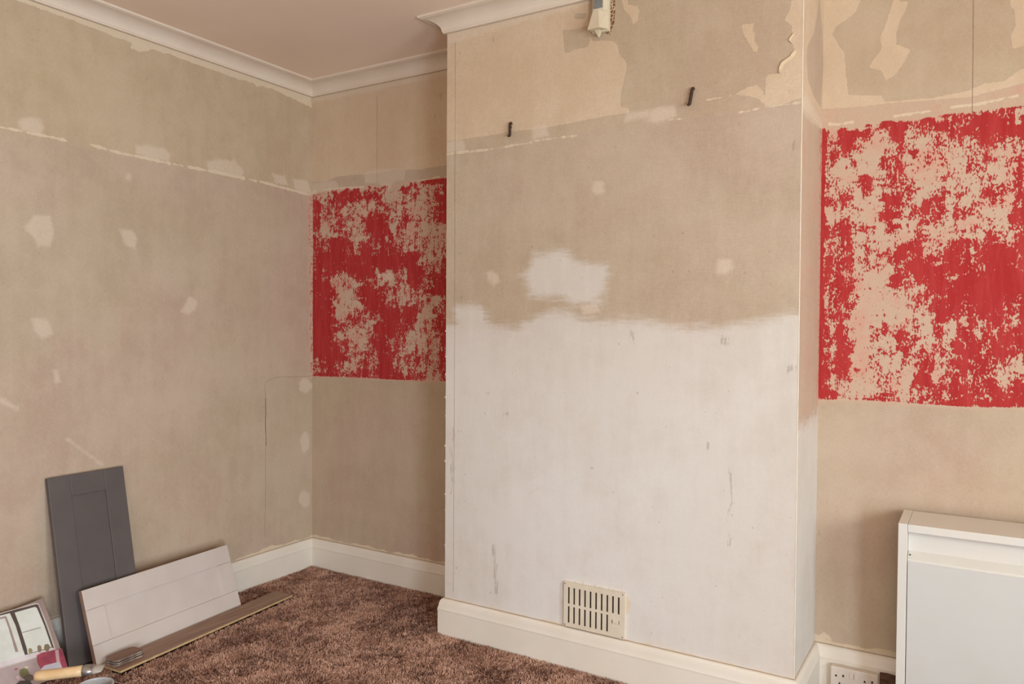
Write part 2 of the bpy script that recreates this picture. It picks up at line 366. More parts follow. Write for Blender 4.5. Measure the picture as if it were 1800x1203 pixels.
fr = Face(1, 0.0, X1-.02, 3.25, 0.0, H, .004); B = fr.add
fr.A['warm'] = .7*np.clip((fr.Z-1.86)/.02, 0, 1)
g1 = [(1513, -60), (1512, 0), (1504, 22), (1485, 36), (1470, 46), (1463, 60), (1474, 80), (1484, 93), (1487, 130), (1491, 167), (1548, 168), (1556, 179), (1640, 172), (1700, 160), (1730, 147), (1765, 143), (1790, 124), (1830, 110),
      (1830, 72), (1792, 84), (1780, 86), (1776, 65), (1785, 45), (1784, 20), (1776, 10), (1772, -60)]
inner = [(1574, -10), (1582, 3), (1597, 3), (1590, 22), (1580, 40), (1575, 60), (1576, 78), (1600, 87), (1590, 108), (1575, 130), (1558, 142), (1548, 124), (1527, 119), (1535, 105), (1550, 85), (1547, 65), (1556, 45), (1563, 22)]
B('cream', [(1400, -90), (2000, -90), (2000, 70), (1800, 146), (1700, 172), (1560, 182), (1510, 188), (1445, 192), (1400, 192)], [g1]); B('cream', inner)
band = sdf(fr.w([(1430, 194), (1560, 180), (1700, 170), (1830, 126), (2000, 70), (2000, 150), (1830, 180), (1700, 196), (1560, 214), (1500, 224), (1430, 228)]), fr.U, fr.Z)
B('stain', oval(1790, 150, 2, 1))
for p, w_ in (([(1455, 218), (1475, 219), (1500, 214)], 5), ([(1570, 205), (1600, 200), (1640, 195)], 4), ([(1670, 189), (1720, 183), (1790, 168)], 4)): B('trim', ribbon(p, w_))
fr.addw('trim', np.minimum(.160-fr.Z+.005*np.sin(fr.U*27)+.003*np.sin(fr.U*61), fr.Z-.10)); B('trim', [(1438, 1118), (1448, 1112), (1458, 1118), (1462, 1126), (1440, 1124)])
B('stain', oval(1439, 938, 2, 8)); B('stain', oval(1524, 1088, 2, 3))
RR = [("000000000000", "000000143566"), ("000000000000", "759435888753"), ("000002578965", "999675899899"), ("526899828844", "744767899887"), ("647965334543", "444554778547"), ("644644114473", "333333443445"),
      ("775633165335", "433224544346"), ("611433247723", "334446443455"), ("611223227432", "134544242346"), ("644469756454", "123434344336"), ("545546125466", "434455367445"), ("665711168843", "466434354456"),
      ("735743376465", "885554432445"), ("726543269445", "764573333378"), ("745645336325", "354344233454"), ("745743433235", "633435386355"), ("746834322568", "435787657546"), ("735534444875", "237875689987"),
      ("756644267847", "865779789786"), ("766634323579", "888889679877"), ("575533325838", "888549999989"), ("458733338465", "788688998999"), ("659733332432", "578899999987"), ("539622223226", "385878779865"),
      ("539312232226", "489856758647"), ("638511223235", "166946848747"), ("648311356344", "164437858558"), ("668211473856", "265348648577"), ("658712532855", "364688558777"), ("748812244464", "754578668753"),
      ("638814332333", "844577567533"), ("649723253237", "943577676334"), ("646322354238", "744656675334"), ("643211254226", "565877666667"), ("875432464346", "465576556777"), ("654444565567", "567888888888")]
RR = [a+b+'7665'+'6'*6 for a, b in RR]
red_map(fr, RR, 1447.5, 187.5, 15, [(1436, 226), (1455, 224), (1480, 222), (1500, 224), (1520, 217), (1545, 211), (1580, 209), (1620, 206), (1680, 196), (1720, 191), (1800, 183), (2100, 130), (2100, 745), (1800, 719), (1680, 717), (1620, 713), (1560, 709), (1500, 705.5), (1436, 705)])
# unscraped red left in the corner, cracked along the join
k = (fr.U < X1+.011+.004*(vnoise(fr.U, fr.Z, .03, 41)-.5)) & (fr.Z < 1.885) & (fr.Z > .985); fr.A['red'] = np.where(k, np.maximum(fr.A['red'], 1.15), fr.A['red'])
for p in ([(1447, 240), (1450, 300), (1446, 352)], [(1449, 380), (1447, 440)], [(1452, 290), (1450, 340), (1451, 400), (1449, 440)]): B('cream', ribbon(p, 1.8))
fr.A['redzone'] = np.maximum(fr.A['redzone'], .7*np.clip(band/.012+.5, 0, 1))
bk = [(0, .1, 0), (ROOM_W, .1, 0), (ROOM_W, .1, H), (0, .1, H), (X0, 0, 0), (X1, 0, 0), (X1, 0, H), (X0, 0, H), (3.25, 0, 0), (ROOM_W, 0, 0), (ROOM_W, 0, H), (3.25, 0, H), (0, 0, 0), (0, 0, H)]
build_faces('wall_back', [(fb, False), (fr, False)], M['wall'], (bk, [(1, 0, 3, 2), (4, 5, 6, 7), (8, 9, 10, 11), (12, 0, 1, 9), (13, 10, 2, 3), (9, 1, 2, 10), (0, 12, 13, 3)]))['kind'] = 'structure'

# ------------------------------------------------------------------ chimney breast
fc = Face(1, -D, X0, X1, 0.0, H, .005); B = fc.add
fc.A['warm'] = .5*np.clip((fc.Z-1.88)/.02, 0, 1)
B('cream', [(740, 40), (990, -40), (1034, -60), (1034, 60), (1042, 72), (1060, 71), (1078, 72), (1086, 80), (1088, 95), (1099, 107), (1102, 118), (1096, 140), (1091, 165), (1091, 187), (1104, 190), (1108, 198), (1060, 205), (1000, 217), (950, 226), (900, 231), (850, 240), (783, 249), (740, 254)],
  [[(989, 53), (1010, 52), (1034, 45), (1037, 72), (1033, 82), (1010, 87), (1003, 92), (993, 92), (990, 75)], [(1009, 24), (1030, 23), (1031, 33), (1010, 33)]])
B('cream', [(1088, -20), (1104, -20), (1103, 8), (1120, 11), (1124, 18), (1120, 40), (1112, 42), (1108, 28), (1097, 18)])
B('cream', [(1391, -20), (1390, 12), (1379, 36), (1391, 44), (1393, 60), (1386, 70), (1394, 78), (1396, 88), (1388, 100), (1374, 110), (1369, 129), (1348, 131), (1345, 150), (1344, 188), (1370, 186), (1402, 174), (1430, 172), (1440, -20)])
B('cream', [(1303, 43), (1326, 41), (1322, 55), (1328, 58), (1325, 72), (1333, 82), (1331, 92), (1325, 91), (1315, 75), (1306, 58)])
B('cream', [(1290, 167), (1300, 160), (1315, 153), (1330, 149), (1341, 160), (1345, 186), (1333, 174), (1312, 168)])
B('fill', [(740, 62), (990, -6), (1036, -22), (1036, 4), (990, 20), (900, 44), (840, 62), (740, 92)])
for p in ([(1142, 198), (1160, 189), (1185, 188), (1187, 204), (1152, 217), (1140, 212)], oval(1052, 330, 11, 12), [(1258, 470), (1264, 456), (1285, 455), (1288, 472), (1278, 482), (1260, 482)], [(855, 480), (862, 475), (873, 482), (877, 495), (868, 502), (858, 492)],
          [(783, 250), (815, 246), (818, 264), (783, 270)], [(935, 225), (958, 218), (966, 240), (938, 246)], [(1100, 198), (1140, 194), (1140, 206), (1100, 212)], [(1020, 538), (1050, 532), (1054, 548), (1025, 552)]): B('fill', p)
for p, w_ in (([(783, 272), (825, 266)], 4), ([(825, 267), (860, 263), (900, 256), (935, 250)], 2.6), ([(940, 248), (975, 243), (1020, 238)], 3.4), ([(1150, 216), (1175, 211), (1205, 208)], 2.4), ([(1225, 179), (1255, 174), (1285, 168)], 2),
              ([(1298, 198), (1320, 194), (1345, 188), (1378, 185)], 2.8), ([(1378, 184), (1400, 181), (1412, 180)], 4)): B('trim', ribbon(p, w_))
B('hole', [(1060, -30), (1082, -30), (1081, 20), (1080, 40), (1075, 50), (1072, 62), (1060, 56)])
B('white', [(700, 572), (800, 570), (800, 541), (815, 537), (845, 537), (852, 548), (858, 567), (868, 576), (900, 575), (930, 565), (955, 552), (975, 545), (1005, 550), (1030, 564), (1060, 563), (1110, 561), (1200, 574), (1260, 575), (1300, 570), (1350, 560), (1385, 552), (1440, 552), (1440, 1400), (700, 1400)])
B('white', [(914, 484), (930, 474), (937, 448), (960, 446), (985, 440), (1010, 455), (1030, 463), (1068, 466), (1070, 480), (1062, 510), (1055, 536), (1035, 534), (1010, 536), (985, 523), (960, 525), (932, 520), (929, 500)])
for p in (ribbon([(868, 955), (870, 1000), (873, 1045)], 9), ribbon([(1281, 820), (1286, 870), (1284, 900), (1283, 958)], 5), oval(1286, 886, 5, 5), oval(890, 728, 4, 5), oval(858, 692, 4, 3), ribbon([(795, 750), (793, 870)], 6), oval(805, 998, 5, 3),
          oval(1232, 705, 3.4, 2), oval(1042, 885, 2, 3), oval(1272, 600, 8, 10), oval(1245, 785, 6, 8), oval(1390, 650, 9, 8), oval(1112, 590, 5, 12), oval(990, 691, 3, 1.5), oval(811, 524, 3, 3), oval(1297, 220, 1.6, 4), oval(1395, 255, 3, 9),
          oval(866, 70, 2, 6), oval(1392, 160, 3, 10)): B('stain', p)
B('cream', [(781, 82), (790, 80), (788, 96), (782, 97)])
B('trim', [(1096, 1040), (1109, 1060), (1104, 1078), (1099, 1080)]); B('cream', [(985, 1024), (992, 1022), (992, 1098), (984, 1096)]); B('stain', ribbon([(990, 1024), (989, 1060), (988, 1096)], 3)); B('stain', ribbon([(992, 1021), (1030, 1027), (1095, 1040)], 2.2))
fc.addw('trim', np.minimum(.1495-fc.Z+.0015*np.sin(fc.U*50), fc.Z-.10))
frt = Face(0, X1, -D, 0.0, 0.0, H, .006); B = frt.add
B('cream', [(1400, -60), (1460, -60), (1460, 230), (1443, 226), (1428, 208), (1412, 190), (1400, 175)], [[(1440, -10), (1436, 30), (1430, 60), (1419, 82), (1418, 100), (1420, 140), (1430, 168), (1443, 190), (1447, 120), (1446, 60)]])
B('fill', [(1408, 170), (1420, 172), (1430, 190), (1446, 215), (1446, 228), (1425, 215), (1408, 195)])
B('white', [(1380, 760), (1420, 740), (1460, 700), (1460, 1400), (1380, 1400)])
frt.addw('trim', np.minimum(.151-frt.Z, frt.Z-.10))
sd = sdf(frt.w([(1441, 226), (1455, 224), (1455, 706), (1437, 706)]), frt.U, frt.Z)
frt.A['red'] = np.where(sd > 0, .30, -.5); frt.A['redzone'] = np.maximum(np.clip(sd/.05+.75, 0, .9), .45*np.clip((1.88-frt.Z)/.03, 0, 1)*np.clip((frt.Z-.75)/.2, 0, 1))
flt = Face(0, X0, -D, 0.0, 0.0, H, .02)
build_faces('chimney_breast', [(fc, False), (frt, False), (flt, True)], M['wall'])['kind'] = 'structure'
breast = bpy.data.objects['chimney_breast']; wl = bpy.data.objects['wall_left']; wb = bpy.data.objects['wall_back']

# ------------------------------------------------------------------ rest of the shell
def struct(o): o['kind'] = 'structure'; return o
struct(box('wall_left', (-.1, ROOM_F, 0), (0, -2.3, H), M['plain']))
a, b, c, d = FRONT_FILL
for lo, hi in (((-.1, ROOM_F-.1, 0), (a, ROOM_F, H)), ((b, ROOM_F-.1, 0), (ROOM_W+.1, ROOM_F, H)), ((a, ROOM_F-.1, 0), (b, ROOM_F, c)), ((a, ROOM_F-.1, d), (b, ROOM_F, H))):
    struct(box('wall_front', lo, hi, M['plain']))
wn = struct(box('added_front_window', (a-.04, ROOM_F-.1, c-.045), (b+.04, ROOM_F+.03, c), M['winframe'], bevel=.004))  # sill and frame of the added front fill opening
for lo, hi in (((a, ROOM_F-.07, c), (a+.05, ROOM_F-.02, d)), ((b-.05, ROOM_F-.07, c), (b, ROOM_F-.02, d)), ((a, ROOM_F-.07, d-.05), (b, ROOM_F-.02, d)), (((a+b)/2-.02, ROOM_F-.07, c), ((a+b)/2+.02, ROOM_F-.02, d)), ((a, ROOM_F-.07, (c+d)/2-.02), (b, ROOM_F-.02, (c+d)/2+.02))):
    box('window_frame', lo, hi, M['winframe'], wn, bevel=.003)
a, b, c, d = WIN
e, f, g, h = SIDE_FILL
for lo, hi in (((ROOM_W, ROOM_F, 0), (ROOM_W+.12, e, H)), ((ROOM_W, f, 0), (ROOM_W+.12, a, H)), ((ROOM_W, e, h), (ROOM_W+.12, f, H)), ((ROOM_W, e, 0), (ROOM_W+.12, f, g)),
               ((ROOM_W, b, 0), (ROOM_W+.12, .1, H)), ((ROOM_W, a, 0), (ROOM_W+.12, b, c)), ((ROOM_W, a, d), (ROOM_W+.12, b, H))):
    struct(box('wall_right', lo, hi, M['plain']))
struct(box('ceiling', (-.1, ROOM_F-.1, H), (ROOM_W+.12, .1, H+.1), M['ceiling']))
struct(box('floor', (-.1, ROOM_F-.1, -.1), (ROOM_W+.12, .1, 0), M['base']))
wn = struct(box('window_1', (ROOM_W-.03, a-.04, c-.045), (ROOM_W+.12, b+.04, c), M['winframe'], bevel=.004))
for lo, hi in (((ROOM_W+.02, a, c), (ROOM_W+.08, a+.05, d)), ((ROOM_W+.02, b-.05, c), (ROOM_W+.08, b, d)), ((ROOM_W+.02, a, d-.05), (ROOM_W+.08, b, d)), ((ROOM_W+.02, a, c), (ROOM_W+.08, b, c+.05)),
               ((ROOM_W+.03, (a+b)/2-.02, c), (ROOM_W+.07, (a+b)/2+.02, d))):
    box('window_frame', lo, hi, M['winframe'], wn, bevel=.003)

# coving round the ceiling
cp = [(0, HC), (C2, HC), (C2+.001, HC+.005)]
for i in range(9):
    t_ = i/8*math.pi/2; cp.append((C2+.003+(C1-.010-C2-.003)*(1-math.cos(t_)), HC+.006+(H-.010-HC-.006)*math.sin(t_)))
cp += [(C1-.006, H-.008), (C1-.001, H-.0075), (C1, H-.005), (C1, H)]
path = [(0, ROOM_F), (0, 0), (X0, 0), (X0, -D), (X1, -D), (X1, 0), (ROOM_W, 0)]
V, Fc = sweep('trim_1', cp, path, None)
o = struct(mesh('trim_1', V, Fc, M['coving']))
# skirting boards
sp = [(.0, HS), (.006, HS), (.010, .1425), (.0135, .137), (.0158, .128), (.0176, .118), (.0192, .111), (.0208, .107), (.0208, .103), (.020, .100), (.020, 0), (0, 0)]
for i, nm in enumerate(('baseboard_left', 'baseboard_back', 'baseboard_chimney_left', 'baseboard_chimney_front', 'baseboard_chimney_right', 'baseboard_back')):
    struct(sweep_seg(nm, sp, path, i, M['skirt']))
bb_right = [o for o in bpy.data.objects if o.name.startswith('baseboard_back')][-1]
# fine lines on the walls: paper seams, ledges and the pencilled edge of an old cupboard
def strip(name, f, pts, w, mat, par, depth=.0006):
    pl = ribbon(f.w(pts), w); n = len(pl); s_ = {0: 1, 1: -1}[f.ax]
    if f is frt: s_ = 1
    def P(u, z, dd):
        q = [0, 0, z]; q[f.ax] = f.val+s_*dd; q[f.ua] = u; return q
    V = [P(u, z, 0) for u, z in pl]+[P(u, z, depth) for u, z in pl]; k = n//2; Fc = []
    for i in range(k-1):
        a_, b_, c_, d_ = i, i+1, n-2-i, n-1-i
        Fc += [(n+a_, n+b_, n+c_, n+d_), (a_, b_, n+b_, n+a_), (d_, c_, n+c_, n+d_)]
    return mesh(name, V, Fc, mat, par)
def wob(p0, p1, n, amp, seed=1):
    r = random.Random(seed); return [(p0[0]+(p1[0]-p0[0])*i/n+r.uniform(-amp, amp), p0[1]+(p1[1]-p0[1])*i/n+r.uniform(-amp, amp)) for i in range(n+1)]
strip('paper_seam', fc, [(800.5, 75), (799.5, 541)], .0012, M['seam'], breast)
strip('paper_seam', fc, [(799.5, 541), (797, 1040)], .0010, M['seam'], breast)
strip('paper_seam', fb, [(663, 168), (663, 322)], .0013, M['seam'], wb)
strip('paper_seam', fr, [(1711, -20), (1710.5, 100), (1709, 200)], .0016, M['crack'], wb)
strip('cupboard_outline', fl_, wob((466, 676), (467, 800), 8, .5), .0016, M['seam'], wl)
strip('cupboard_outline', fl_, wob((467, 700), (467, 785), 6, .7, 3), .0034, M['crack'], wl)
strip('cupboard_outline', fl_, wob((467, 800), (466, 945), 8, .4, 4), .0014, M['seam'], wl)
strip('cupboard_outline', fl_, [(466, 674), (475, 667), (490, 663), (515, 663), (548, 661.5)], .0022, M['seam'], wl)
# dark strips painting the gap shade along the top of the skirting and the bottom of the coving
for nm, z, off in (('skirting_gap_shade', HS+.0004, .0007), ('coving_gap_shade', HC-.0012, .0007)):
    prof = [(0, z), (off, z), (off, z+.0016), (0, z+.0016)]
    V, Fc = sweep(nm, prof, path, None); g = mesh(nm, V, Fc, M['seam'], wb)
# plaster bead on the chimney's right edge
box('corner_bead', (X1-.0022, -D-.0009, HS+.002), (X1+.0008, -D+.002, HC-.004), M['bead'], breast, bevel=.0012)
# paint flakes along the chimney's left edge
r = random.Random(5)
for zz in [.55, .68, .74, .86, .93, 1.02, 1.09, 1.19, .49, .35]:
    h_ = r.uniform(.004, .010); w_ = r.uniform(.003, .006)
    mesh('paint_flake', [(X0, -D, zz), (X0, -D, zz+h_), (X0-w_, -D-.001, zz+h_*.6), (X0, -D+.0012, zz+h_*.5)], [(0, 1, 2), (1, 3, 2), (3, 0, 2), (0, 3, 1)], M['bead'], breast)
# curling edge of the cream paper near the chimney's right corner
fp = fc.w([(1396, 88), (1389, 100), (1380, 106), (1374, 111), (1370, 119), (1368, 129)]); V = []
for i, (u, z) in enumerate(fp):
    k_ = math.sin(i/(len(fp)-1)*math.pi)*.8+.3
    V += [(u+.008, -D-.0004, z-.005), (u+.003, -D-.0012*k_, z-.001), (u-.0008, -D-.0040*k_, z+.001), (u+.0006, -D-.0062*k_, z-.001)]
Fc = [(4*i+j, 4*i+j+1, 4*i+j+5, 4*i+j+4) for i in range(len(fp)-1) for j in range(3)]
o = mesh('curled_paper_edge', V, Fc, M['flap'], breast, smooth=True); sm_ = o.modifiers.new('solid', 'SOLIDIFY'); sm_.thickness = .0006
fp = fc.w([(1394, 60), (1387, 69), (1386, 72), (1391, 76)]); V = []
for i, (u, z) in enumerate(fp): V += [(u+.006, -D-.0004, z), (u+.001, -D-.0022, z), (u+.0015, -D-.004, z+.001)]
Fc = [(3*i+j, 3*i+j+1, 3*i+j+4, 3*i+j+3) for i in range(3) for j in range(2)]
o = mesh('curled_paper_edge', V, Fc, M['flap'], breast, smooth=True); sm_ = o.modifiers.new('solid', 'SOLIDIFY'); sm_.thickness = .0006

# ------------------------------------------------------------------ carpet
rng = np.random.default_rng(3)
sp_ = .0040; gx, gy = np.meshgrid(np.arange(.021, 2.6, sp_), np.arange(-1.95, -.021, sp_)); bx = gx.ravel()+rng.uniform(-.5, .5, gx.size)*sp_; by = gy.ravel()+rng.uniform(-.5, .5, gx.size)*sp_
keep = ~((bx > X0-.021) & (bx < X1+.021) & (by > -D-.021)) & (bx > .021) & (by < -.021)
keep &= (by > -1.95+(.2*(bx > 2.3))) & (bx < 2.0+.6)
PLK = [hit(*q, 2, .016)[:2] for q in ((212, 1183.5), (514, 1049), (480, 1045), (182, 1171))]
# the board's far end is square: complete the rectangle
pa, pb, pd = PLK[0], PLK[1], PLK[3]; ex = (pb-pa)/np.linalg.norm(pb-pa); ey = np.array((-ex[1], ex[0])); PW = float(np.dot(pd-pa, ey)); PL = float(np.linalg.norm(pb-pa))
lx = (bx-pa[0])*ex[0]+(by-pa[1])*ex[1]; ly = (bx-pa[0])*ey[0]+(by-pa[1])*ey[1]
keep &= ~((lx > .0) & (lx < PL) & (ly > .0) & (ly < PW))
for fx0, fx1, fy0, fy1 in ((.10, .19, -1.33, -.96), (.145, .26, -1.27, -.57), (.09, .20, -1.70, -1.25), (.34, .52, -1.48, -1.26)):
    keep &= ~((bx > fx0) & (bx < fx1) & (by > fy0) & (by < fy1))
dens = np.where((bx < 1.9) & (by > -1.35), 1.0, .55); keep &= rng.uniform(size=bx.size) < dens
bx, by = bx[keep], by[keep]; n = bx.size
cs = .011   # tufts: neighbouring strands lean to a common tip
tx = vnoise(bx, by, cs, 1)-.5; ty = vnoise(bx, by, cs, 2)-.5
lx_ = (vnoise(bx, by, .11, 5)-.5)+.6*(vnoise(bx, by, .04, 6)-.5); ly_ = (vnoise(bx, by, .11, 7)-.5)+.6*(vnoise(bx, by, .04, 8)-.5)
dx = tx*1.3+lx_*1.1+rng.normal(0, .28, n); dy = ty*1.3+ly_*1.1+rng.normal(0, .28, n)
hgt = .0125*(.75+.5*vnoise(bx, by, .05, 9))*rng.uniform(.75, 1.1, n)
hgt *= np.clip((.03+np.minimum(bx, -by))/.06, .6, 1)
ln = .011; ang = rng.uniform(0, math.pi, n); wx, wy = np.cos(ang)*.0013, np.sin(ang)*.0013
dx = np.clip(dx, -1.3, 1.3); dy = np.clip(dy, -1.3, 1.3)
x1_ = bx+dx*ln*.35; y1_ = by+dy*ln*.35; x2_ = bx+dx*ln*1.0; y2_ = by+dy*ln*1.0
x2_ = np.where(bx < .04, np.maximum(x2_, .0205), x2_); y2_ = np.where(by > -.04, np.minimum(y2_, -.0205), y2_)
inb = (x2_ > X0-.021) & (x2_ < X1+.021) & (y2_ > -D-.021); x2_ = np.where(inb, bx, x2_); y2_ = np.where(inb, by, y2_)
z1_ = hgt*.62; z2_ = hgt*np.clip(1-.22*(dx*dx+dy*dy), .5, 1)
V = np.empty((n, 6, 3), 'f')
V[:, 0] = np.stack([bx-wx, by-wy, np.zeros(n)], 1); V[:, 1] = np.stack([bx+wx, by+wy, np.zeros(n)], 1)
V[:, 2] = np.stack([x1_-wx*1.15, y1_-wy*1.15, z1_], 1); V[:, 3] = np.stack([x1_+wx*1.15, y1_+wy*1.15, z1_], 1)
V[:, 4] = np.stack([x2_-wx*.6, y2_-wy*.6, z2_], 1); V[:, 5] = np.stack([x2_+wx*.6, y2_+wy*.6, z2_], 1)
q = np.array([(0, 1, 3, 2), (2, 3, 5, 4)]); Q = (np.arange(n)[:, None, None]*6+q[None]).reshape(-1, 4)
me = bpy.data.meshes.new('carpet'); me.vertices.add(n*6); me.vertices.foreach_set('co', V.ravel())
me.loops.add(Q.size); me.loops.foreach_set('vertex_index', Q.ravel().astype('i')); me.polygons.add(len(Q)); me.polygons.foreach_set('loop_start', np.arange(0, Q.size, 4, dtype='i'))
me.update(calc_edges=True)
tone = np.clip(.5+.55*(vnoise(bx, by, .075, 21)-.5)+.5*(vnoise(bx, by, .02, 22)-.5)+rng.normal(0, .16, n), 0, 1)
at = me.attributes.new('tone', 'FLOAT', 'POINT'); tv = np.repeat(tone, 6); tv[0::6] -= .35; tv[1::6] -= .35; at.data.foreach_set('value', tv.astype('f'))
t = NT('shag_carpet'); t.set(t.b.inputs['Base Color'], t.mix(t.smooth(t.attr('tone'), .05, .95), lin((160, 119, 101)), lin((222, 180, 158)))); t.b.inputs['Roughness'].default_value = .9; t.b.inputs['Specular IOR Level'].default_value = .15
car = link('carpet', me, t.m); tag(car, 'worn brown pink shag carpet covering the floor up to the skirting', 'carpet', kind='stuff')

# ------------------------------------------------------------------ floor objects by the left wall
def basis_box(name, O, ex_, ey_, ez_, dims, mat, parent, bevel=0, offs=(0, 0, 0)):
    """box with its corner at O+offs, along three unit vectors, in parent space"""
    O = Vector(O); e = [Vector(q) for q in (ex_, ey_, ez_)]
    V = []
    for zz in (0, 1):
        for xx, yy in ((0, 0), (1, 0), (1, 1), (0, 1)):
            V.append(O+e[0]*(offs[0]+xx*dims[0])+e[1]*(offs[1]+yy*dims[1])+e[2]*(offs[2]+zz*dims[2])-parent.location)
    return hexa(name, V, mat, parent, bevel)
def shaker(name, O, eu, ev, en, w, h, t_, rail, mat, label, long_u=False):
    """framed cabinet door: O = bottom corner of the back face, eu along width, ev up its height, en out of its front"""
    p = empty(name, O, label, 'cabinet door')
    g = .0012; pn = t_-.006
    bb = lambda nm, u, v_, du, dv, tt, bv=.0012: basis_box(nm, O, eu, ev, en, (du, dv, tt), mat, p, bv, (u, v_, 0))
    if long_u:                                   # lying on its side: the stiles run lengthwise
        bb('stile', 0, 0, w, rail, t_); bb('stile', 0, h-rail, w, rail, t_)
        bb('rail', 0, rail+g*.4, rail, h-2*rail-g*.8, t_); bb('rail', w-rail, rail+g*.4, rail, h-2*rail-g*.8, t_)
        bb('centre_panel', rail-.002, rail-.002, w-2*rail+.004, h-2*rail+.004, pn, 0)
        basis_box('edge_band', O, eu, ev, en, (.0012, h-.002, t_-.002), M['edge'], p, 0, (-.0008, .001, .001))
        return p
    bb('stile', 0, 0, rail, h, t_); bb('stile', w-rail, 0, rail, h, t_)
    bb('rail', rail+g*.4, 0, w-2*rail-g*.8, rail, t_); bb('rail', rail+g*.4, h-rail, w-2*rail-g*.8, rail, t_)
    bb('centre_panel', rail-.002, rail-.002, w-2*rail+.004, h-2*rail+.004, pn, 0)
    return p
nrm = lambda a: Vector(a).normalized()
# tall grey door, leaning
g_bl = Vector((.152, -1.290, .003)); g_tl = Vector(hit(83.5, 841.5, 0, .022)); ev = nrm(g_tl-g_bl); eu = nrm(Vector((0, 1, -.012))); eu = nrm(eu-ev*eu.dot(ev)); en = nrm(ev.cross(eu))
if en.x < 0: en = -en
hh = (g_tl-g_bl).length; T_ = .019
shaker('grey_cabinet_door', g_bl-en*T_, eu, ev, en, .283, hh, T_, .077, M['grey'], 'tall dark grey framed cabinet door propped upright against the left wall')
# cream door on its long side
b1 = Vector(hit(171, 1173, 2, .012)); b2 = Vector(hit(424.5, 1067, 2, .012)); eu = nrm(b2-b1)
t2 = Vector((.1065, -.592, .2665)); t1 = Vector(hit(140, 1036.5, 0, .1414)); ev = (t2-b2).normalized()+(t1-b1).normalized(); ev = nrm(ev-eu*ev.dot(eu)); en = nrm(ev.cross(eu))
if en.x < 0: en = -en
shaker('cream_cabinet_door', b1-en*T_, eu, ev, en, (b2-b1).length, .268, T_, .072, M['cream'], 'pale cream framed cabinet door lying on its long edge in front of the grey door', True)
# laminate board
zt = .0235; th = .0085
p = empty('laminate_floorboard', (pa[0], pa[1], zt-th), 'long brown wood-look laminate floorboard lying on the carpet before the cream door', 'floorboard')
E3 = lambda a: (float(a[0]), float(a[1]), 0)
basis_box('fibreboard_core', (pa[0], pa[1], zt-th), E3(ex), E3(ey), (0, 0, 1), (PL, PW, th-.0012), M['mdf'], p)
basis_box('wood_face', (pa[0], pa[1], zt-.0012), E3(ex), E3(ey), (0, 0, 1), (PL, PW, .0014), M['wood'], p)
# stack of three rounded swatches
def swatch(z, rot, lift, label):
    c = np.mean([hit(*q, 2, .04)[:2] for q in ((192, 1160), (250, 1143), (222, 1138), (212, 1168))], 0)
    p = empty('laminate_swatch', (c[0], c[1], z), label, 'sample', 'laminate swatches stacked on the floorboard')
    L_, W_, rr, tk = .112, .062, .014, .0050; pts = []
    for sx, sy, a0 in ((1, 1, 0), (-1, 1, 90), (-1, -1, 180), (1, -1, 270)):
        for k in range(6):
            a_ = math.radians(a0+k*18); pts.append((sx*(L_/2-rr)+rr*math.cos(a_), sy*(W_/2-rr)+rr*math.sin(a_)))
    ca, sa = math.cos(rot), math.sin(rot); pts = [(x*ca-y*sa, x*sa+y*ca) for x, y in pts]; n_ = len(pts)
    def pr(nm, z0, z1, mat):
        V = [(x, y, z0+lift*x) for x, y in pts]+[(x, y, z1+lift*x) for x, y in pts]
        mesh(nm, V, [tuple(range(n_))[::-1], tuple(n_+i for i in range(n_))]+[(i, (i+1) % n_, n_+(i+1) % n_, n_+i) for i in range(n_)], mat, p)
    pr('core', 0, tk-.001, M['swatch_edge']); pr('wood_face', tk-.001, tk, M['swatch'])
ra = math.atan2(ex[1], ex[0])
swatch(zt+.0006, ra-.06, 0, 'rounded brown laminate swatch, lowest of the stack on the floorboard')
swatch(zt+.0085, ra+.03, 0, 'rounded brown laminate swatch, middle of the stack on the floorboard')
swatch(zt+.0165, ra-.03, 0, 'rounded brown laminate swatch, topmost of the stack on the floorboard')

# printed board leaning on the wall in the lower left
Bq = Vector((.165, -1.299, .004)); Tq = Vector((.05, -1.326, .2464)); dn = nrm(Bq-Tq); el = nrm(Vector((0, -1, .035))); el = nrm(el-dn*el.dot(dn)); nn = nrm(el.cross(dn)); nn = nn if nn.x > 0 else -nn
hb_ = (Bq-Tq).length
p = empty('picture_board', Bq, 'printed picture board of a window seat with pink cushion, leaning in the lower left corner', 'picture')
basis_box('backing_board', Bq-nn*.006, el, -dn, nn, (.36, hb_, .006), simple('print_mauve', (160, 138, 130), .45, (152, 130, 122), 6), p, .001)
def pr_poly(layer, pts, rgb, mat=None, rgb2=None):
    mt = mat or simple('print_ink', rgb, .4, rgb2 or tuple(x*.95 for x in rgb), 25)
    Q_ = [Vector(hitp(x, y, Bq, nn)) for x, y in pts]; k = len(Q_)
    V = [q+nn*(.0002*layer)-Bq for q in Q_]+[q-nn*.0005-Bq for q in Q_]
    return V, [tuple(range(k)), tuple(range(k, 2*k))[::-1]]+[(i, k+i, k+(i+1) % k, (i+1) % k) for i in range(k)], mt
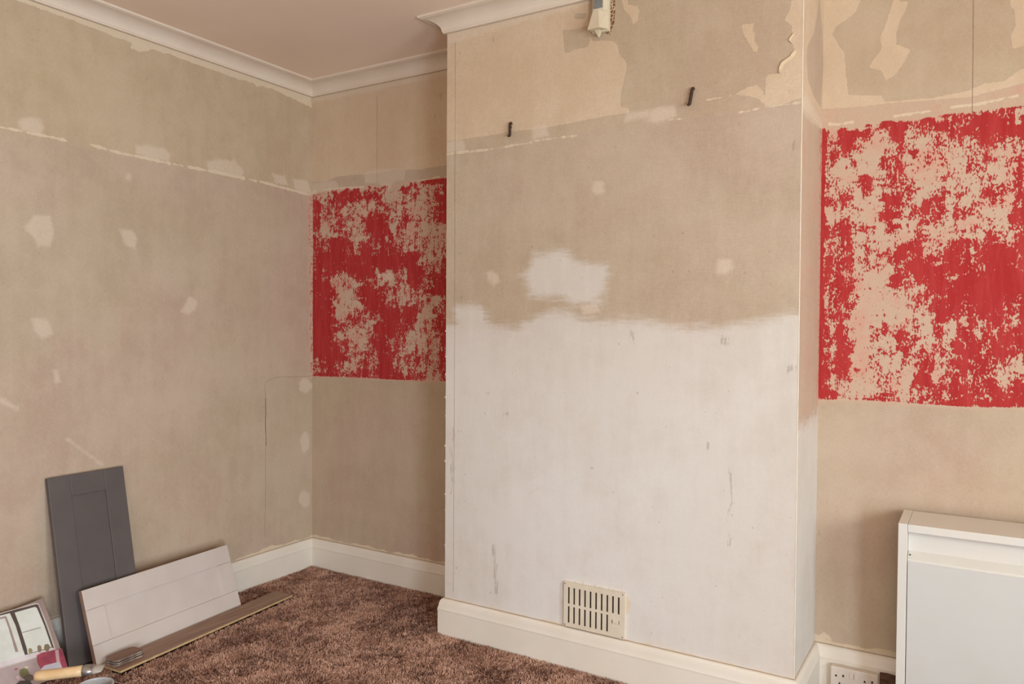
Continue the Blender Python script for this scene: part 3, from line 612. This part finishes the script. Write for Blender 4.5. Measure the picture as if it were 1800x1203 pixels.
layers = [
    ([(-12, 1178), (60, 1158), (98, 1142), (109, 1141), (121, 1179), (-12, 1212)], (180, 160, 158), None),
    ([(0, 1066+12.5), (63, 1060.5), (68, 1062), (84, 1100), (98, 1142), (60, 1158), (0, 1176), (-12, 1179), (-12, 1081)], (206, 196, 188), (192, 182, 174)),
    ([(-12, 1083.5), (24, 1073), (63, 1062.8), (67, 1063.5), (81, 1100), (95, 1140), (60, 1153), (-12, 1172)], (84, 70, 64), None),
    ([(25.5, 1077.5), (61, 1067.5), (64.5, 1069), (78, 1101), (90.5, 1138), (48.5, 1150), (47, 1141), (34, 1100)], (222, 222, 214), (214, 216, 204)),
    ([(-12, 1086), (17, 1078.5), (27, 1100), (40, 1142), (44, 1153), (-12, 1169)], (222, 222, 214), (212, 212, 202)),
    ([(-12, 1088.5), (10.5, 1083.5), (18, 1103), (32, 1146), (27, 1147.5), (15, 1106), (8.5, 1087.5), (-12, 1091.5)], (164, 142, 134), None),
    ([(38.5, 1112), (71, 1103), (71.5, 1104.4), (39, 1113.6)], (168, 156, 148), None),
    ([(-12, 1169), (48, 1151), (92, 1139), (97, 1142), (62, 1156), (-12, 1177)], (222, 212, 212), (206, 194, 196)),
    (oval(53, 1145, 4, 4.5), (126, 122, 84), (160, 148, 110)), (oval(69, 1141, 4, 7), (116, 108, 84), (142, 116, 96)), (oval(82, 1139, 5.5, 7), (120, 114, 86), (146, 118, 90)),
    ([(64, 1153), (72, 1148.5), (96, 1143), (108, 1140.5), (113, 1156), (118.5, 1173), (110, 1177), (100, 1170), (72, 1178), (66, 1166)], (178, 78, 98), (150, 62, 84)),
    ([(96, 1144), (102, 1142.6), (104, 1160), (106, 1168), (99, 1168)], (216, 176, 182), None),
    ([(71, 1177), (78, 1170.5), (102, 1164.5), (105, 1166), (110, 1177), (82, 1184), (74, 1184)], (210, 206, 216), (196, 192, 206)),
    ([(55, 1189), (70, 1179.5), (76, 1183), (64, 1192), (58, 1197)], (206, 160, 172), None),
    (oval(42, 1184, 8, 9), (128, 124, 76), (104, 96, 66)), (oval(46, 1174, 4, 2.5), (206, 194, 170), None), (oval(28, 1177, 3.5, 2), (176, 108, 106), None), (oval(31, 1192, 4, 4), (206, 178, 176), None),
    (oval(50, 1192, 9, 6), (104, 88, 74), None), ([(25, 1206), (34, 1198), (50, 1197), (58, 1206)], (74, 58, 54), None)]
VV, FF, MI, MT = [], [], [], []
for i, (pts, c1_, c2_) in enumerate(layers):
    v_, f_, mt = pr_poly(i+1.5, pts, c1_, None, c2_); n0 = len(VV); VV += v_; FF += [tuple(n0+k for k in f) for f in f_]; MI += [len(MT)]*len(f_); MT.append(mt)
mesh('printed_picture', VV, FF, MT, p, mi=MI)

# plastic tub with a brush across its rim
tc = hit(167, 1204, 2, .062); p = empty('plastic_tub', (tc[0], tc[1], 0.0), 'clear white plastic tub at the bottom edge, under the wooden handled brush', 'tub')
def lathe(name, prof, n_, mat, par, ctr=(0, 0)):
    V = [(ctr[0]+r_*math.cos(2*math.pi*i/n_), ctr[1]+r_*math.sin(2*math.pi*i/n_), z) for r_, z in prof for i in range(n_)]; k = len(prof)
    return mesh(name, V, [(j*n_+i, j*n_+(i+1) % n_, (j+1)*n_+(i+1) % n_, (j+1)*n_+i) for j in range(k-1) for i in range(n_)], mat, par, smooth=True)
lathe('tub_body', [(0, .008), (.040, .008), (.044, .012), (.050, .058), (.0485, .058), (.0425, .014), (0, .011)], 40, M['plastic'], p)
lathe('rim', [(.0495, .056), (.0545, .057), (.0555, .060), (.0535, .0625), (.0495, .062), (.0485, .059), (.0495, .056)], 40, M['plastic'], p)
ha = Vector(hit(60, 1190, 2, .080)); hb2 = Vector(hit(147, 1179.5, 2, .084)); hd = nrm(hb2-ha); up = Vector((0, 0, 1)); sd_ = nrm(hd.cross(up)); up = nrm(sd_.cross(hd)); Lh = (hb2-ha).length
p = empty('paintbrush', ha, 'paintbrush with pale wooden handle and steel ferrule at the bottom left edge', 'paintbrush')
def loft(name, secs, mat, n_=20):
    V = []
    for s_, rw, rh in secs:
        for i in range(n_):
            a_ = 2*math.pi*i/n_; V.append(hd*s_+sd_*(rw*math.cos(a_))+up*(rh*math.sin(a_)))
    k = len(secs); Fc = [(j*n_+i, j*n_+(i+1) % n_, (j+1)*n_+(i+1) % n_, (j+1)*n_+i) for j in range(k-1) for i in range(n_)]+[tuple(range(n_))[::-1], tuple((k-1)*n_+i for i in range(n_))]
    return mesh(name, V, Fc, mat, p, smooth=True)
loft('handle', [(0, .006, .006), (.002, .012, .011), (.008, .0165, .0155), (.03, .0185, .0170), (Lh*.55, .0180, .0165), (Lh*.85, .0185, .017), (Lh, .0195, .0175)], M['handle'])
loft('ferrule', [(Lh-.002, .0205, .0180), (Lh+.006, .0207, .0182), (Lh+.010, .0215, .017), (Lh+.030, .025, .014)], M['steel'])
loft('bristles', [(Lh+.028, .024, .013), (Lh+.040, .0255, .011), (Lh+.052, .026, .007), (Lh+.058, .025, .003)], M['bristle'])

# ------------------------------------------------------------------ vent on the chimney breast
vx0, vx1, vz0, vz1 = 1.604, 1.8375, .1505, .3085; yv = -D
p = empty('air_vent', (vx0, yv, vz0), 'ivory slotted air vent plate low on the chimney breast', 'vent')
Wv, Hv = vx1-vx0, vz1-vz0
sx = [.085+i*.0908 for i in range(10)]; xs = sorted(set([0, 1]+[q-.0145 for q in sx]+[q+.0145 for q in sx])); zs = [0, .089, .461, .519, .891, 1]
def hole(i, j):
    xc = (xs[i]+xs[i+1])/2; k = [n_ for n_, q in enumerate(sx) if abs(q-xc) < .01]
    if not k: return False
    return j == 3 or (j == 1 and k[0] < 8)
V, Fc = [], []
def quad(*q):
    n0 = len(V); V.extend(q); Fc.append((n0, n0+1, n0+2, n0+3))
yf, yb = -.010, -.0075
for i in range(len(xs)-1):
    for j in range(5):
        x_0, x_1, z_0, z_1 = xs[i]*Wv, xs[i+1]*Wv, zs[j]*Hv, zs[j+1]*Hv
        if hole(i, j):
            quad((x_0, yf, z_0), (x_0, yb, z_0), (x_0, yb, z_1), (x_0, yf, z_1)); quad((x_1, yf, z_0), (x_1, yf, z_1), (x_1, yb, z_1), (x_1, yb, z_0))
            quad((x_0, yf, z_0), (x_1, yf, z_0), (x_1, yb, z_0), (x_0, yb, z_0)); quad((x_0, yf, z_1), (x_0, yb, z_1), (x_1, yb, z_1), (x_1, yf, z_1))
        else:
            quad((x_0, yf, z_0), (x_1, yf, z_0), (x_1, yf, z_1), (x_0, yf, z_1)); quad((x_0, yb, z_0), (x_0, yb, z_1), (x_1, yb, z_1), (x_1, yb, z_0))
for q in (((0, yf, 0), (0, yf, Hv), (0, 0, Hv), (0, 0, 0)), ((Wv, yf, 0), (Wv, 0, 0), (Wv, 0, Hv), (Wv, yf, Hv)), ((0, yf, 0), (0, 0, 0), (Wv, 0, 0), (Wv, yf, 0)), ((0, yf, Hv), (Wv, yf, Hv), (Wv, 0, Hv), (0, 0, Hv))): quad(*q)
mesh('slotted_plate', V, Fc, M['vent'], p)
box('backing_slide', (.004, -.0045, .004), (Wv-.004, -.0005, Hv-.004), M['dark'], p)
box('slide_knob', (Wv*.815, -.014, Hv*.31), (Wv*.895, -.0098, Hv*.365), M['vent'], p, .001)
box('slide_tab', (Wv*.79, -.0112, Hv*.20), (Wv*.905, -.0098, Hv*.27), M['vent'], p, .0005)
for q in (.797, .905): box('knob_slot', (Wv*q, -.0104, Hv*.30), (Wv*q+.0022, -.0099, Hv*.375), M['dark'], p)
for fx, fz in ((.02, .96), (.965, .96), (.02, .035), (.965, .035)):
    V = [(Wv*fx+.0022*math.cos(a_*math.pi/4), y_, Hv*fz+.0022*math.sin(a_*math.pi/4)) for y_ in (-.0098, -.0108) for a_ in range(8)]
    mesh('screw', V, [tuple(8+k for k in range(8))]+[(k, (k+1) % 8, 8+(k+1) % 8, 8+k) for k in range(8)], M['screw'], p)

# ------------------------------------------------------------------ motion sensor
p = empty('motion_sensor', (1.73, -D, 2.215), 'aged white motion sensor with grey window high on the chimney breast', 'sensor')
box('backplate', (-.030, -.016, .004), (.032, -.0012, .150), M['pir'], p, .002)
hexa('housing', [(-.022, -.032, .070), (.020, -.032, .070), (.030, -.012, .070), (-.030, -.012, .070), (-.022, -.030, .150), (.020, -.030, .150), (.030, -.012, .150), (-.030, -.012, .150)], M['pir'], p, .0025)
hexa('lens_cowl', [(-.032, -.052, .006), (.014, -.052, .006), (.030, -.014, .010), (-.032, -.014, .010), (-.020, -.034, .074), (.002, -.034, .074), (.030, -.014, .074), (-.026, -.014, .074)], M['pir'], p, .002)
box('sensor_window', (-.0185, -.0345, .079), (.0165, -.0305, .110), M['pirwin'], p, .0015)
V = [(-.016, -.030, .010), (.004, -.030, .010), (-.004, -.026, -.012), (-.016, -.008, .010), (.004, -.008, .010), (-.004, -.010, -.012)]
mesh('swivel_bracket', V, [(0, 2, 1), (3, 4, 5), (0, 3, 5, 2), (1, 2, 5, 4), (0, 1, 4, 3)], M['pir'], p)

# ------------------------------------------------------------------ iron picture rail hooks
def hook(x, ztop, zbot, lean, label):
    p = empty('iron_hook', (x, -D, zbot), label, 'hook', 'iron hooks left in the chimney breast')
    h_ = ztop-zbot; prof = [(-.000, h_-.004), (-.006, h_-.001), (-.010, h_-.006), (-.011, h_*.5), (-.011, .012), (-.013, .003), (-.017, .001), (-.020, .004)]
    V = []; rr = .0058
    for i, (y, z) in enumerate(prof):
        a_ = prof[max(i-1, 0)]; b_ = prof[min(i+1, len(prof)-1)]; tyy, tzz = b_[0]-a_[0], b_[1]-a_[1]; l_ = math.hypot(tyy, tzz); ny, nz = -tzz/l_, tyy/l_
        for k in range(8):
            c_, s_ = math.cos(k*math.pi/4), math.sin(k*math.pi/4); V.append((lean*(z/h_-.5)*.012+rr*c_, y+ny*rr*s_*.7, z+nz*rr*s_*.7))
    n_ = len(prof); mesh('bar', V, [(j*8+i, j*8+(i+1) % 8, (j+1)*8+(i+1) % 8, (j+1)*8+i) for j in range(n_-1) for i in range(8)]+[tuple(range(8))[::-1], tuple((n_-1)*8+i for i in range(8))], M['rust'], p, smooth=True)
    box('nail_head', (-.003, -.0125, h_*.62), (.003, -.0105+.009, h_*.62+.006), M['rust'], p, .001)
hook(1.368, 1.962, 1.909, 0, 'small rusty iron hook on the chimney breast below the cream paper, left one')
hook(2.049, 1.983, 1.926, .8, 'small rusty iron hook leaning on the chimney breast, right one')

# ------------------------------------------------------------------ socket on the right skirting
sx0, sx1, sz0, sz1, sy = 2.447, 2.590, .008, .095, -.020
p = empty('double_socket', (sx0, sy, sz0), 'white double plug socket on the skirting left of the cabinet', 'socket')
w_, h_ = sx1-sx0, sz1-sz0
box('back_box', (.001, -.020, .001), (w_-.001, -.0012, h_-.001), M['sock'], p, .002); box('face_plate', (0, -.029, 0), (w_, -.0195, h_), M['sock'], p, .003)
for cx_ in (.028, .115):
    for dx_, dz_, ww, hh_ in ((-.011, .054, .0055, .0065), (.011, .057, .0055, .0075), (0, .028, .005, .009)):
        box('pin_hole', (cx_+dx_-ww/2, -.0294, dz_), (cx_+dx_+ww/2, -.0288, dz_+hh_), M['pin'], p)
for cx_ in (.064, .079): box('rocker_switch', (cx_-.0065, -.0325, .055), (cx_+.0065, -.0285, .076), M['sock'], p, .0015)
# bare wood where the paint is missing from the skirting beside the socket
V = [(2.591, -.0202, 0), (2.66, -.0202, 0), (2.66, -.0202, .098), (2.640, -.0202, .0965), (2.615, -.0202, .0985), (2.592, -.0202, .097)]
V += [(x, y-.0012, z) for x, y, z in V]; mesh('bare_wood_patch', V, [tuple(range(6))[::-1], tuple(range(6, 12))]+[(i, (i+1) % 6, 6+(i+1) % 6, 6+i) for i in range(6)], M['bare'], bb_right)

# ------------------------------------------------------------------ cabinet
cx0, cx1, cyf, cyb, cz = 2.6545, 3.46, -.2227, -.0235, .637
p = empty('white_cabinet', (cx0, cyb, .001), 'low white cabinet with recessed grip above a pale grey front, standing in the right alcove', 'cabinet')
off = (cx0, cyb, .001); bx_ = lambda nm, lo, hi, mt, bv=.0012: box(nm, lo, hi, mt, p, bv, off)
bx_('side_panel', (cx0, cyf, .002), (cx0+.0245, cyb, cz), M['cab']); bx_('side_panel', (cx1-.0245, cyf, .002), (cx1, cyb, cz), M['cab'])
xi0, xi1 = cx0+.0252, cx1-.0252
bx_('top_panel', (xi0, cyf+.0005, cz-.0235), (xi1, cyb, cz-.0006), M['cab'])
bx_('recess_panel', (xi0, cyf+.028, .50), (xi1, cyf+.036, cz-.0242), M['cab'], 0)
V = [(xi0, cyf+.028, .500), (xi1, cyf+.028, .500), (xi1, cyf+.028, .5535), (xi0, cyf+.028, .5535), (xi0, cyf+.001, .525), (xi1, cyf+.001, .525), (xi1, cyf+.001, .5325), (xi0, cyf+.001, .5325)]
V = [tuple(a_-b_ for a_, b_ in zip(q, off)) for q in V]
hexa('grip_lip', V, M['cab'], p, .002)
bx_('front_panel', (xi0+.001, cyf+.0015, .075), (xi1-.001, cyf+.018, .5265), M['cabf'], .001)
bx_('plinth', (xi0, cyf+.03, .002), (xi1, cyf+.046, .073), M['cab'])
bx_('shelf', (xi0, cyf+.05, .09), (xi1, cyb, .108), M['cab'], 0); bx_('back_panel', (xi0, cyb-.006, .01), (xi1, cyb-.001, cz-.025), M['cab'], 0)
V = [(xi0+.0065+.0028*math.cos(k*math.pi/4), cyf+.0135, .5437+.0020*math.sin(k*math.pi/4)) for k in range(8)]+[(xi0+.0065+.0028*math.cos(k*math.pi/4), cyf+.0115, .5444+.0020*math.sin(k*math.pi/4)) for k in range(8)]
mesh('dowel_hole', [tuple(a_-b_ for a_, b_ in zip(q, off)) for q in V], [tuple(8+k for k in range(8))]+[(k, (k+1) % 8, 8+(k+1) % 8, 8+k) for k in range(8)], M['pin'], p)
